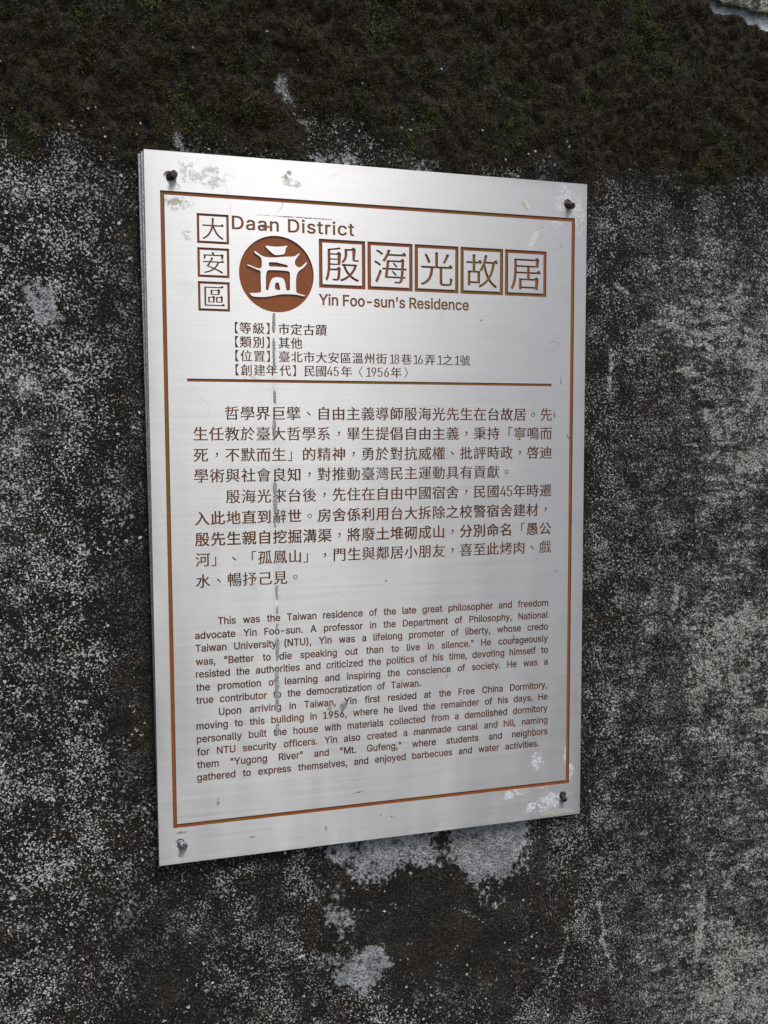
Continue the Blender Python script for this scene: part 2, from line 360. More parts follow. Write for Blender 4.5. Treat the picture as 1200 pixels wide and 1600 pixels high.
# ================================================================== the plaque
PL = bpy.data.objects.new('memorial_plaque', None); COL.objects.link(PL); PL.location = (0, WALL_Y*MM, -.3); PL.empty_display_size = .05
tag(PL, 'brushed metal plaque engraved in brown Chinese and English text screwed to the dark wall', 'plaque')
PL_INV = Vector((0, -WALL_Y*MM, .3))
def part(name, verts_mm, faces, mat, label=None, smooth=False):
    """a part of the plaque; vertices are given in mm on the plaque face (x, depth y, z)"""
    off = PL_INV
    o = mesh_obj(name, [(v[0]*MM+off.x, v[1]*MM+off.y, v[2]*MM+off.z) for v in verts_mm], faces, mat, PL, smooth)
    if label: o['label'] = label
    return o

# ---- lettering: outlines of glyphs
def flat(pts, lim=.004):
    out = []; n = len(pts)
    for i in range(n):
        p0, _, p1 = pts[i]; p3, p2, _ = pts[(i+1) % n]
        L = (p3-p0).length
        d = 0 if L < 1e-6 else max(abs((p3-p0).cross(p1-p0)), abs((p3-p0).cross(p2-p0)))/L
        k = 1 if d < lim else (3 if d < .04 else 6)
        for j in range(k):
            t = j/k; q = p0*(1-t)**3+p1*3*t*(1-t)**2+p2*3*t*t*(1-t)+p3*t**3
            if not out or (Vector(out[-1])-q).length > 1e-4: out.append((q.x, q.y))
    if len(out) > 1 and (Vector(out[0])-Vector(out[-1])).length < 1e-4: out.pop()
    return out
_cache = {}
def area(c): return .5*sum(c[i][0]*c[(i+1) % len(c)][1]-c[(i+1) % len(c)][0]*c[i][1] for i in range(len(c)))
def norm(cs):
    """outer outlines counter-clockwise, holes clockwise"""
    cs = [c for c in cs if len(c) > 2 and abs(area(c)) > 1e-6]
    if not cs: return cs
    big = max(cs, key=lambda c: abs(area(c)))
    return cs if area(big) > 0 else [c[::-1] for c in cs]
def glyph(ch):
    if ch not in _cache:
        cu = bpy.data.curves.new('g', 'FONT'); cu.body = ch
        o = bpy.data.objects.new('g', cu); COL.objects.link(o)
        dg = bpy.context.evaluated_depsgraph_get(); c = o.evaluated_get(dg).to_curve(dg)
        _cache[ch] = norm([flat([(p.co.to_2d(), p.handle_left.to_2d(), p.handle_right.to_2d()) for p in s.bezier_points]) for s in c.splines])
        o.evaluated_get(dg).to_curve_clear(); bpy.data.objects.remove(o); bpy.data.curves.remove(cu)
    return [list(c) for c in _cache[ch]]
def thin(c, ex, ey):
    """move every edge inwards by ex (upright edges) to ey (level edges)"""
    n = len(c); L = []
    for i in range(n):
        a, b = c[i], c[(i+1) % n]; dx, dy = b[0]-a[0], b[1]-a[1]; l = math.hypot(dx, dy) or 1e-9
        nx_, ny_ = dy/l, -dx/l; d = ex*abs(nx_)**1.5+ey*abs(ny_)**1.5
        L.append((nx_, ny_, nx_*a[0]+ny_*a[1]-d, d))
    out = []
    for i in range(n):
        a, b = L[i-1], L[i]; det = a[0]*b[1]-a[1]*b[0]
        if abs(det) > .35: out.append(((a[2]*b[1]-b[2]*a[1])/det, (a[0]*b[2]-b[0]*a[2])/det))
        else:
            mx, my = a[0]+b[0], a[1]+b[1]; l = math.hypot(mx, my) or 1; d = (a[3]+b[3])/2
            out.append((c[i][0]-mx/l*d, c[i][1]-my/l*d))
    return out
def serif(c, s=1.0):
    """little triangles where level strokes end on the right and where they turn down"""
    n = len(c); out = []
    e = lambda i: (c[(i+1) % n][0]-c[i % n][0], c[(i+1) % n][1]-c[i % n][1])
    for i in range(n):
        p = c[i]; nin = e(i-1); nout = e(i)      # arriving, leaving edge; outer outline runs counter-clockwise
        # top right corner: arriving upwards, leaving leftwards along the top of a level stroke
        up_ = nin[1] > 0 and abs(nin[0]) < .25*abs(nin[1]); left_ = nout[0] < -.13 and abs(nout[1]) < .1*abs(nout[0])
        if up_ and left_:
            k = min(.085, -nout[0]*.4)*s
            if nin[1] < .12: out += [(p[0]+.012*s, p[1]-nin[1]*.5), (p[0]-.025*s, p[1]+.050*s), (p[0]-k-.02, p[1])]
            else: out += [(p[0]+.02*s, p[1]-.012), (p[0]-.022*s, p[1]+.042*s), (p[0]-k-.01, p[1])]
        else: out.append(p)
    return out
def ming(ch, w=1.0, big=False):
    """Chinese glyph with level strokes thinned and small serifs, within the unit em"""
    g = glyph(ch); dense = sum(map(len, g))
    if big: ex, ey = -.003, .009
    else: ex, ey = ((-.017, -.001) if dense < 70 else (-.013, -.002) if dense < 130 else (-.007, .000))
    if ch in '，、。「」【】〈〉': return g
    r = []
    for c in g:
        t = thin(c, ex-(.004 if w <= 0 else 0), ey-(.009 if w < 0 else .005 if w == 0 else 0))
        if area(t)*area(c) <= 0 or abs(area(t)) < 2e-4: t = c
        if area(t) > 0: t = serif(t, 1.25 if big else .9)
        r.append(t)
    return r
def place(g, cx, cz, sz, ox=.5, oy=.38): return [[(cx+(x-ox)*sz, cz+(y-oy)*sz) for x, y in c] for c in g]

INTER = {}
for row in '''" 321 78 318,70 509,136 509,128 318|193 318,185 509,250 509,243 318
' 206 78 318,70 509,136 509,128 318
( 273 89 207,101 324,132 441,177 539,236 539,191 428,161 313,151 207,160 115,188 16,236 -96,177 -96,150 -46,128 4,111 55,99 106,92 156
) 273 37 -96,86 18,113 116,122 207,112 313,82 428,37 539,97 539,142 441,173 323,184 207,182 156,174 104,161 53,144 3,123 -47,97 -96
, 188 38 -119,68 71,137 71,84 -119
- 453 337 244,337 188,114 188,114 244
. 188 95 -4,83 -3,73 1,63 9,55 18,51 29,50 41,51 53,55 64,63 73,73 81,83 85,95 87,107 85,118 81,128 73,135 64,140 53,141 41,140 29,135 18,128 9,118 1,107 -3
0 453 227 -7,191 -3,158 7,130 24,105 48,85 77,69 113,57 155,50 202,48 254,50 306,57 353,69 395,85 431,106 461,130 484,159 502,191 512,227 516,262 512,295 502,323 484,348 461,368 431,384 395,396 353,403 306,405 254,403 202,396 155,384 113,368 77,348 48,323 24,295 7,263 -3|227 50,250 52,271 60,290 74,306 92,320 116,330 144,338 176,342 213,344 254,342 295,338 332,330 365,320 393,306 416,290 435,271 449,250 457,227 460,203 457,182 449,163 435,147 416,134 393,123 365,115 332,111 295,109 254,111 213,115 176,123 144,134 116,147 92,163 74,182 60,203 52
1 453 76 0,76 55,391 55,391 0|276 509,276 0,212 0,212 448,209 448,86 358,86 427,198 509
4 453 40 105,40 158,247 509,311 509,109 166,109 163,413 163,413 105|282 0,282 121,282 146,282 318,343 318,343 0
5 453 221 -7,192 -5,165 1,140 11,118 25,99 41,83 60,71 82,63 105,60 130,122 130,125 115,130 102,138 89,173 60,221 50,241 51,259 56,276 64,291 75,304 89,314 104,322 122,326 141,328 162,326 183,321 203,314 221,303 237,290 251,275 262,257 270,238 275,218 277,167 268,128 246,67 253,96 509,366 509,366 452,151 452,134 301,136 301,178 325,229 334,252 332,274 328,294 321,313 311,330 299,345 285,358 269,370 251,379 231,386 210,390 187,391 163,388 132,381 102,369 76,352 52,332 32,309 15,282 3,253 -4
6 453 226 -7,196 -4,168 3,142 15,119 31,100 51,84 74,73 101,66 130,64 162,65 187,71 212,80 239,137 340,252 509,322 509,151 261,145 261,165 288,196 307,235 314,265 312,291 305,316 295,337 280,355 262,370 240,380 215,387 187,389 157,387 127,379 98,368 73,352 50,333 30,310 14,284 3,257 -4|226 48,245 50,263 55,279 63,293 73,304 86,314 101,322 119,326 137,327 157,326 178,322 196,314 213,304 228,293 241,279 251,263 259,245 264,226 265,207 264,190 259,174 252,160 241,148 229,138 214,131 197,126 179,125 158,126 138,131 119,138 102,148 86,160 73,174 63,190 55,207 50
8 453 226 -7,193 -5,163 1,136 11,111 25,91 42,74 62,62 84,54 109,52 135,53 156,58 176,65 195,75 212,87 228,101 241,117 252,134 260,153 265,153 267,129 276,109 289,93 308,80 330,73 354,70 380,73 405,79 429,90 450,106 469,124 485,146 498,170 508,197 514,226 516,255 514,282 508,306 498,328 485,346 469,361 450,373 429,379 405,382 380,379 354,372 330,359 308,343 289,323 276,300 267,300 265,319 260,335 252,351 241,365 228,377 212,387 195,395 176,399 156,401 135,398 109,391 84,378 62,362 42,341 25,317 11,289 1,259 -5|226 49,248 50,267 54,285 60,300 69,313 79,323 91,331 106,335 121,337 139,335 157,330 173,322 189,312 202,298 213,283 223,265 230,247 234,226 235,206 234,187 230,169 223,154 213,140 202,130 189,122 173,117 157,115 139,117 121,121 106,129 91,139 79,152 69,167 60,185 54,205 50|226 290,274 300,287 308,298 318,307 330,314 344,318 359,319 376,318 392,314 407,308 420,299 432,288 442,275 449,226 460,177 449,164 442,153 432,145 420,138 407,134 392,133 376,134 359,138 344,145 330,154 318,165 308,178 300
9 453 226 516,256 513,285 506,310 494,333 478,352 458,368 434,380 408,387 378,389 347,387 322,382 296,373 270,315 168,200 0,130 0,301 248,307 248,287 221,257 202,218 195,188 197,161 203,137 214,116 229,98 247,83 269,72 294,66 321,64 352,66 382,73 411,85 436,101 459,120 479,143 494,168 506,196 513|226 460,207 459,190 454,174 446,160 435,148 423,138 407,131 390,127 372,125 352,127 331,131 313,138 295,148 280,160 268,174 257,190 250,207 245,226 243,245 245,263 249,279 257,293 267,305 280,314 295,322 312,326 330,327 350,326 371,322 390,314 407,305 422,293 435,279 446,263 454,245 459
A 479 16 0,201 509,276 509,463 0,395 0,287 302,264 372,232 478,245 478,213 371,191 302,85 0|110 142,110 199,370 199,370 142
B 456 60 0,60 509,241 509,274 507,304 501,329 491,350 477,367 461,381 442,390 421,396 398,398 374,397 353,393 336,387 320,356 286,315 267,315 262,331 260,347 254,363 245,378 234,391 220,402 203,411 184,416 161,418 136,416 111,410 88,400 67,386 48,368 31,344 18,317 8,284 2,247 0|125 57,245 57,281 60,309 67,330 80,344 96,353 115,355 137,354 153,350 169,342 184,333 197,320 209,306 218,289 225,269 229,248 231,125 231|125 285,238 285,288 296,302 304,314 314,323 326,330 340,335 355,336 372,333 393,326 412,313 429,294 442,270 449,240 452,125 452
C 510 267 -7,225 -3,186 7,150 25,119 49,92 79,70 115,53 157,44 203,40 254,44 305,53 352,70 393,92 429,119 459,150 484,186 501,225 512,267 516,340 504,362 496,383 485,402 471,419 456,435 438,448 418,459 397,467 373,473 348,408 348,389 395,357 428,315 449,267 456,237 453,209 445,184 432,161 414,141 391,125 364,113 332,106 295,103 254,106 213,113 177,125 145,141 117,161 94,184 76,210 63,237 56,267 53,315 60,357 81,389 114,408 160,473 160,467 135,459 112,448 91,435 71,420 53,402 38,383 24,363 13,341 5,317 -2,293 -6
D 502 219 0,96 0,96 57,215 57,254 60,288 68,318 81,343 99,363 122,379 149,390 181,397 216,399 255,397 294,390 329,379 361,364 388,344 410,320 428,291 441,258 449,221 452,93 452,93 509,225 509,273 505,315 495,353 478,385 455,412 426,433 391,449 351,458 306,462 255,458 205,449 159,433 119,411 83,384 54,351 31,312 14,268 3|125 509,125 0,60 0,60 509
E 418 60 0,60 509,372 509,372 452,125 452,125 286,355 286,355 229,125 229,125 57,375 57,375 0
F 410 60 0,60 509,369 509,369 452,125 452,125 278,346 278,346 221,125 221,125 0
G 520 269 -7,225 -3,185 7,149 25,118 49,91 79,69 116,53 157,43 203,40 254,43 305,53 352,69 393,91 429,117 459,149 484,184 501,223 512,265 516,291 514,316 510,340 504,363 494,384 483,403 469,421 453,436 436,449 416,460 395,468 373,474 349,408 349,387 393,356 427,315 448,265 456,236 453,209 445,183 432,160 414,141 392,125 364,113 332,106 295,103 254,106 213,113 177,125 145,141 117,161 95,184 76,210 63,238 56,269 53,296 55,322 61,345 71,365 85,382 102,396 123,407 147,413 173,415 202,434 199,283 199,283 256,478 256,478 200,475 160,466 124,451 91,431 62,406 38,377 19,344 5,308 -4
H 517 60 0,60 509,125 509,125 289,392 289,392 509,457 509,457 0,392 0,392 232,125 232,125 0
I 300 31 0,31 57,118 57,118 452,31 452,31 509,269 509,269 452,183 452,183 57,269 57,269 0
L 393 60 0,60 509,125 509,125 57,361 57,361 0
M 628 60 0,60 509,152 509,277 187,287 159,299 123,311 84,322 49,307 49,318 83,330 121,342 158,352 187,476 509,568 509,568 0,504 0,504 291,504 327,505 369,506 413,507 457,513 457,498 409,482 363,467 322,456 291,342 0,286 0,170 291,159 321,145 361,129 408,112 457,119 457,120 416,121 372,122 328,122 291,122 0
N 523 60 0,60 509,136 509,343 183,363 151,388 107,414 55,405 54,401 108,399 157,399 195,399 509,463 509,463 0,387 0,202 290,177 331,148 381,108 452,119 454,122 384,124 328,125 291,125 0
O 533 267 -7,225 -3,186 7,150 25,119 49,92 79,70 115,53 157,44 203,40 254,44 305,53 352,70 393,92 429,119 459,150 484,186 501,225 512,267 516,309 512,348 501,384 484,415 459,442 429,464 393,480 352,490 305,493 254,490 203,480 157,464 115,442 79,415 49,384 25,348 7,309 -3|267 53,296 55,324 63,349 76,372 94,392 116,408 144,420 176,428 213,430 254,428 295,420 332,408 365,392 392,372 415,349 433,324 446,296 453,267 456,237 453,210 445,184 433,161 415,142 392,125 364,113 332,106 295,103 254,106 213,113 176,125 144,142 117,161 94,184 76,210 63,237 55
P 444 60 0,60 509,235 509,272 506,305 499,332 487,356 471,375 452,390 430,400 404,407 377,409 348,407 318,400 291,390 265,375 243,356 223,332 207,305 195,272 188,235 186,109 186,109 242,233 242,257 244,279 248,297 256,312 266,324 279,333 294,339 310,343 328,344 348,343 367,339 385,333 402,324 416,312 428,297 439,279 446,257 451,232 452,125 452,125 0
R 449 60 0,60 509,236 509,273 506,305 500,333 489,356 473,376 455,390 433,401 408,407 381,409 352,407 323,401 296,390 271,376 250,356 232,333 217,305 206,273 200,236 198,96 198,96 255,234 255,258 256,280 260,298 267,313 276,325 287,334 300,340 316,344 333,345 352,344 371,340 389,334 405,325 419,313 430,298 440,279 446,258 451,233 452,125 452,125 0|353 0,230 229,303 229,428 0
S 446 224 -9,188 -7,156 -1,128 9,102 23,81 40,64 60,51 83,42 109,38 137,104 137,108 118,114 102,123 88,136 76,150 66,166 59,224 49,246 50,267 54,286 60,303 69,317 79,329 92,338 106,344 122,346 139,344 154,340 168,332 179,296 205,245 222,184 239,145 253,112 269,86 289,67 313,56 341,52 372,54 400,62 425,75 448,92 468,113 484,138 498,165 508,195 514,227 516,259 514,289 508,316 498,340 484,360 468,377 449,390 427,398 403,401 378,337 378,332 402,320 421,302 437,280 449,254 456,225 459,204 457,185 454,167 448,152 440,139 430,129 418,121 405,117 391,115 376,117 359,122 345,131 334,169 308,212 293,264 279,312 264,359 238,395 198,402 180,407 161,408 139,406 112,399 87,386 64,370 43,349 25,323 11,294 0,261 -7
T 448 32 452,32 509,417 509,417 452,257 452,257 0,193 0,193 452
U 517 259 -8,220 -6,186 2,154 15,126 33,103 55,85 80,71 108,63 140,60 173,60 509,124 509,124 178,126 155,132 133,141 113,153 95,169 80,187 68,208 59,232 53,259 52,285 53,309 59,331 68,349 80,364 95,377 113,385 133,391 155,393 178,393 509,457 509,457 173,454 140,446 108,433 80,414 55,391 33,363 15,332 2,297 -6
Y 472 203 0,203 208,16 509,91 509,192 344,222 292,250 230,224 230,251 293,280 344,381 509,455 509,268 208,268 0
a 389 160 -9,137 -7,115 -3,94 5,76 15,60 29,48 45,38 63,32 84,30 108,32 128,36 146,43 161,53 174,64 184,78 193,125 211,178 220,234 227,265 235,271 240,274 246,276 255,276 257,267 297,240 322,196 331,149 322,118 301,100 274,41 291,51 313,64 331,79 346,95 358,114 368,133 375,194 384,239 379,286 360,300 350,312 336,322 320,330 301,335 278,337 251,337 0,277 0,277 52,272 52,252 25,215 1|170 45,192 47,211 51,228 59,242 68,254 80,263 93,270 108,274 122,276 138,276 190,259 182,231 176,200 171,175 168,134 159,103 139,97 130,93 118,92 105,102 72,130 52
b 424 229 -8,208 -7,189 -3,172 4,138 31,118 59,112 59,112 0,53 0,53 509,114 509,114 319,118 319,137 346,171 373,188 379,207 383,229 384,259 382,287 374,313 361,335 342,354 320,370 293,381 261,388 227,390 189,388 151,381 116,370 84,355 57,336 34,313 16,288 3,260 -6|220 47,242 49,262 55,279 66,294 80,306 97,316 117,323 139,327 163,328 189,327 215,323 239,316 261,307 281,295 298,280 311,262 322,243 328,220 330,198 328,178 322,161 312,147 299,134 282,125 263,118 241,114 216,113 189,114 162,118 138,125 115,135 95,147 78,162 65,179 55,198 49
c 396 207 -8,174 -5,144 3,117 16,93 35,72 58,56 85,44 116,37 150,34 187,37 225,44 260,56 291,72 318,93 341,117 360,144 374,174 382,207 384,260 377,305 356,340 322,362 277,303 262,290 289,270 311,242 325,207 330,184 328,163 321,145 310,130 296,118 278,108 258,102 236,98 212,96 187,98 163,102 139,108 117,118 97,130 80,145 66,163 55,184 49,207 46,243 52,271 66,292 89,304 117,363 102,341 56,306 21,261 -1
d 424 195 -8,165 -6,137 3,111 16,89 34,70 57,55 84,43 116,36 151,34 189,36 227,43 261,55 293,70 320,89 342,112 361,137 374,165 382,196 384,218 383,237 379,253 373,287 346,306 319,311 319,311 509,372 509,372 0,313 0,313 59,307 59,287 31,252 4,236 -3,217 -7|205 47,226 49,246 55,263 65,278 78,290 95,299 115,306 138,310 162,312 189,310 216,306 241,300 263,290 282,278 299,263 312,246 322,227 328,205 330,182 328,162 322,145 311,130 298,118 281,108 261,102 239,98 215,96 189,98 163,102 139,109 117,118 97,130 80,145 66,162 55,182 49
e 404 212 -8,177 -5,145 3,117 16,92 35,72 58,56 85,44 116,37 150,34 187,36 224,44 258,55 290,71 317,91 340,115 359,142 373,172 382,205 384,266 374,285 366,303 355,319 341,334 324,347 305,357 282,365 256,370 227,371 194,371 169,75 169,75 221,338 221,310 202,308 226,304 248,298 269,288 286,277 301,263 314,246 323,227 328,205 330,183 328,164 323,146 313,131 301,119 286,109 270,102 251,97 231,96 211,96 178,98 151,102 127,110 106,121 88,135 73,151 61,169 53,190 48,212 46,254 53,285 73,306 105,365 91,358 72,348 55,335 39,320 26,302 14,283 4,261 -3,237 -7
f 253 228 379,228 327,6 327,6 379|81 0,81 432,82 452,87 470,96 486,107 499,120 510,135 519,187 530,222 527,243 521,227 468,215 472,195 474,178 472,164 468,154 460,147 449,143 435,142 419,142 0
g 425 207 -151,180 -149,156 -146,134 -140,82 -110,51 -69,101 -41,122 -66,154 -88,207 -97,236 -95,261 -87,282 -75,298 -58,308 -34,311 -6,311 68,306 68,287 41,252 16,236 10,217 6,195 5,165 7,138 14,113 27,90 43,71 65,55 90,43 120,36 154,34 191,36 229,43 263,55 293,71 320,90 342,112 361,138 374,166 382,196 384,218 383,237 379,253 373,288 346,308 319,313 319,313 379,372 379,372 -9,370 -40,363 -67,350 -90,334 -109,314 -124,291 -136,265 -144,237 -149|205 59,227 61,246 66,264 75,278 87,290 103,300 121,307 142,311 166,312 193,311 219,307 242,300 264,291 283,279 299,264 312,247 322,227 328,205 330,182 328,163 322,145 312,130 298,118 282,109 262,102 241,98 218,96 193,98 167,102 144,109 123,118 104,131 88,145 76,163 66,183 61
h 410 114 227,114 0,53 0,53 509,114 509,114 287,102 287,116 319,132 344,152 362,175 374,200 382,227 384,252 383,275 377,295 369,313 356,328 340,341 321,350 298,355 271,357 240,357 0,296 0,296 235,293 263,286 286,273 304,256 318,235 326,210 329,192 328,176 324,161 317,147 308,136 297,126 283,119 266,115 248
i 166 53 0,53 379,114 379,114 0|84 443,73 444,63 448,54 455,47 463,43 472,41 483,43 494,47 504,54 512,63 518,73 522,84 524,95 522,105 518,114 512,121 504,125 494,126 483,125 472,121 463,114 455,105 448,95 444
j 166 53 379,114 379,114 -30,112 -52,108 -72,102 -90,92 -106,80 -119,65 -129,47 -137,27 -141,4 -143,-10 -143,-10 -87,2 -87,18 -85,31 -80,40 -72,47 -61,51 -46,53 -29|83 443,72 444,62 448,53 455,47 463,42 472,41 483,42 494,47 504,53 512,62 518,72 522,83 524,95 522,105 518,114 512,120 504,125 494,126 483,125 472,120 463,114 455,105 448,95 444
k 380 110 137,110 212,121 212,284 379,360 379,184 199,177 199|53 0,53 509,114 509,114 0|294 0,148 186,191 229,372 0
l 189 139 -2,112 0,91 8,74 20,62 37,55 59,53 84,53 509,114 509,114 99,120 62,126 57,135 53,146 52,160 53,170 54,181 3,162 -1
m 610 53 0,53 379,112 379,112 295,108 295,114 314,122 331,132 346,172 376,219 386,245 383,268 375,287 361,303 342,314 320,321 295,312 295,318 312,326 329,337 343,381 375,437 386,458 385,478 380,497 372,514 361,529 346,541 328,550 307,555 283,557 255,557 0,496 0,496 254,493 279,485 298,473 313,456 323,438 329,419 330,402 329,387 326,374 320,345 290,335 247,335 0,274 0,274 260,272 280,265 297,253 311,238 322,220 328,199 330,158 320,145 312,135 302,126 289,119 274,115 257,114 238,114 0
n 410 114 227,114 0,53 0,53 379,112 379,112 287,102 287,116 319,132 344,152 362,175 374,200 382,227 384,252 383,275 377,295 369,313 356,328 340,341 321,350 298,355 271,357 240,357 0,296 0,296 235,293 263,286 286,273 304,256 318,235 326,210 329,192 328,176 324,161 317,147 308,136 297,126 283,119 266,115 248
o 415 207 -8,174 -5,144 3,117 16,93 35,72 58,56 85,44 116,37 150,34 187,37 225,44 260,56 291,72 318,93 341,117 360,144 374,174 382,207 384,241 382,271 374,299 360,323 341,343 318,359 291,371 260,379 225,381 187,379 150,371 116,359 85,343 58,323 35,299 16,271 3,241 -5|207 46,231 49,252 55,270 66,285 80,298 97,307 117,314 139,318 163,319 187,318 212,314 236,307 258,298 278,285 296,270 310,252 321,231 328,207 330,184 328,163 321,145 310,130 296,118 278,108 258,102 236,98 212,96 187,98 163,102 139,108 117,118 97,130 80,145 66,163 55,184 49
p 424 53 -143,53 379,112 379,112 319,118 319,137 346,171 373,188 379,207 383,229 384,259 382,287 374,313 361,335 342,354 320,370 293,381 261,388 227,390 189,388 151,381 116,370 84,355 57,336 34,313 16,288 3,260 -6,229 -8,208 -7,189 -3,173 4,138 31,118 59,114 59,114 -143|220 47,242 49,262 55,279 66,294 80,306 97,316 117,323 139,327 163,328 189,327 215,323 239,316 261,307 281,295 298,280 311,262 322,243 328,220 330,198 328,178 322,161 312,147 299,134 282,125 263,118 241,114 216,113 189,114 162,118 138,125 115,135 95,147 78,162 65,179 55,198 49
q 424 372 -143,311 -143,311 59,306 59,287 31,252 4,236 -3,217 -7,195 -8,165 -6,137 3,111 16,89 34,70 57,55 84,43 116,36 151,34 189,36 227,43 261,55 293,70 320,89 342,112 361,137 374,165 382,196 384,218 383,237 379,253 373,287 346,307 319,313 319,313 379,372 379|205 47,226 49,246 55,263 65,278 78,290 95,299 115,306 138,310 162,312 189,310 216,306 241,300 263,290 282,278 299,263 312,246 322,227 328,205 330,182 328,162 322,145 311,130 298,118 281,108 261,102 239,98 215,96 189,98 163,102 139,109 117,118 97,130 80,145 66,162 55,182 49
r 259 53 0,53 379,112 379,112 321,115 321,124 339,137 354,152 367,171 377,191 383,213 385,229 384,243 384,243 322,230 324,207 326,190 324,174 321,159 315,146 306,135 296,126 284,119 269,115 254,114 237,114 0
s 365 182 -8,157 -7,133 -3,112 3,93 12,76 24,62 38,50 54,41 73,36 94,94 107,101 87,111 72,124 60,141 52,160 47,181 45,206 47,227 53,244 62,258 74,265 88,268 103,266 115,262 126,254 136,243 144,229 150,212 155,149 170,118 180,92 192,72 208,58 227,50 249,47 274,49 295,55 314,65 332,79 347,95 360,115 370,137 378,161 383,187 384,212 383,234 379,254 372,271 363,286 352,299 339,324 290,268 277,262 291,254 304,243 316,228 325,210 331,187 333,166 331,147 326,131 317,119 305,111 292,109 277,110 264,115 253,124 243,172 223,229 209,261 200,287 187,306 171,320 153,328 131,331 107,329 85,323 65,312 47,298 31,281 18,260 6,236 -2,210 -7
t 227 204 379,204 327,6 327,6 379|65 471,126 471,126 98,127 83,130 70,136 61,144 55,156 51,170 50,185 51,202 54,213 2,192 -3,168 -4,138 -1,113 7,92 21,77 41,68 64,65 93
u 410 182 -5,158 -3,135 2,115 11,97 23,82 39,69 59,60 82,54 109,53 139,53 379,114 379,114 144,116 117,124 94,137 75,154 61,175 53,200 50,218 51,234 55,249 62,263 71,274 83,283 97,290 113,295 132,296 153,296 379,357 379,357 0,298 0,298 92,307 92,294 60,277 35,257 17,234 5,209 -3
v 389 163 0,17 379,84 379,165 155,187 87,206 21,184 21,203 87,224 155,305 379,371 379,226 0
w 567 138 0,23 379,87 379,133 214,154 137,175 41,165 41,186 135,206 214,252 379,316 379,362 214,382 136,402 41,391 41,413 135,434 214,480 379,545 379,429 0,368 0,319 172,305 225,291 280,277 338,291 338,277 280,263 225,248 172,199 0
x 378 21 0,171 218,171 171,29 379,100 379,147 306,179 253,207 206,175 206,202 253,233 306,282 379,352 379,209 169,209 214,358 0,287 0,231 85,200 136,173 182,205 182,178 136,148 85,91 0
y 389 47 -139,61 -86,71 -87,104 -89,130 -74,151 -36,163 -1,17 379,84 379,165 155,187 87,206 21,184 21,202 87,224 155,305 379,371 379,204 -58,177 -107,139 -136,91 -145,65 -143
z 380 42 0,42 46,254 320,254 323,48 323,48 379,333 379,333 331,126 60,126 56,339 56,339 0'''.split('\n'):
    ch, adv, rest = row.split(' ', 2)
    INTER[ch] = (int(adv)/509, norm([[tuple(int(v)/509 for v in p.split()) for p in c.split(',')] for c in rest.split('|')]))   # cap height 1
def word_inter(w, cap, sx):
    cs = []; x = 0
    for ch in w:
        adv, g = INTER[ch]; cs += [[(x+a*sx, b) for a, b in thin(c, -.036, -.028)] for c in g]; x += adv*sx
    return [[(a*cap, b*cap) for a, b in c] for c in cs], x*cap
def bounds(cs):
    xs = [p[0] for c in cs for p in c]; return min(xs), max(xs)

GROUPS = []      # (part name, label, depth, contours)  contours: solid counter-clockwise, holes clockwise
def add(name, contours, depth=.35, label=None): GROUPS.append((name, label, depth, contours)); return GROUPS[-1]
def rect(ax, az, bx, bz): return [(ax, az), (bx, az), (bx, bz), (ax, bz)]

add('border_line', [rect(-187.5, -268, 187.6, 268), rect(-184.1, -264.7, 184.2, 264.7)[::-1]], 1.0)
add('divider_line', [rect(-168.6, 113.1, 165.2, 115.6)], .7)

def boxed(ch, ax, az, bx, bz, fr, sz):
    cx, cz = (ax+bx)/2, (az+bz)/2
    add('character_tile', [rect(ax, az, bx, bz), rect(ax+fr, az+fr, bx-fr, bz-fr)[::-1]]+place(ming(ch, 1, True), cx, cz, sz), 1.0)
for ch, zt in (('大', 251.5), ('安', 223.8), ('區', 196.1)): boxed(ch, -158.3, zt-24.3, -132.0, zt, 2.0, 19.5)
for k, ch in enumerate('殷海光故居'):
    ax = -55.3+43.25*k; boxed(ch, ax, 194.9, ax+41.3, 236.3, 3.1, 32.5)

# round emblem: a city gate left standing in a sunk disc
def em(P): return [((x-617)/505*32.0-92.0, (589-y)/504*32.0+204.6) for x, y in P]
ROOF = [(470,228),(482,220),(540,224),(600,228),(660,224),(720,215),(768,205),(758,225),(745,243),(738,270),(732,300),(715,322),(660,333),(610,338),(580,330),(545,302),(520,282),(492,256),(476,242)]
GATE = [(318,304),(328,297),(342,303),(370,325),(400,345),(435,361),(470,369),(530,372),(600,369),(680,358),(760,351),(840,345),(868,337),(900,318),(937,290),(925,315),(905,345),(888,365),(872,390),(864,420),(870,448),(885,470),(910,484),(940,480),(970,462),(1000,430),(1028,405),(1026,430),(1010,455),(985,485),(955,508),(930,525),(912,542),(898,565),(886,600),(880,640),(876,700),(877,760),(880,812),(902,830),(940,840),(975,848),(1008,858),(990,866),(950,862),(900,852),(820,846),(720,848),(670,853),(620,862),(570,874),(520,885),(460,894),(400,898),(340,898),(290,893),(264,875),(248,855),(262,849),(300,847),(350,845),(390,838),(403,825),(402,760),(400,700),(400,640),(402,572),(398,556),(380,546),(350,538),(310,524),(265,505),(235,495),(215,483),(240,480),(270,490),(300,503),(335,515),(370,522),(398,522),(410,510),(418,480),(419,440),(417,410),(408,382),(390,366),(368,352),(340,336),(325,320)]
SLOT = [(509,452),(514,440),(528,434),(600,432),(640,437),(680,446),(720,454),(758,461),(770,484),(762,492),(700,491),(640,490),(580,491),(530,493),(514,484)]
ARCH = [(467,804),(468,740),(469,640),(474,590),(484,560),(500,544),(520,538),(580,536),(640,535),(720,537),(770,541),(790,550),(797,575),(796,680),(794,790),(770,797),(745,797),(738,760),(734,720),(726,688),(715,660),(702,643),(685,634),(650,629),(615,629),(585,633),(562,642),(545,662),(530,695),(515,740),(507,780),(502,803)]
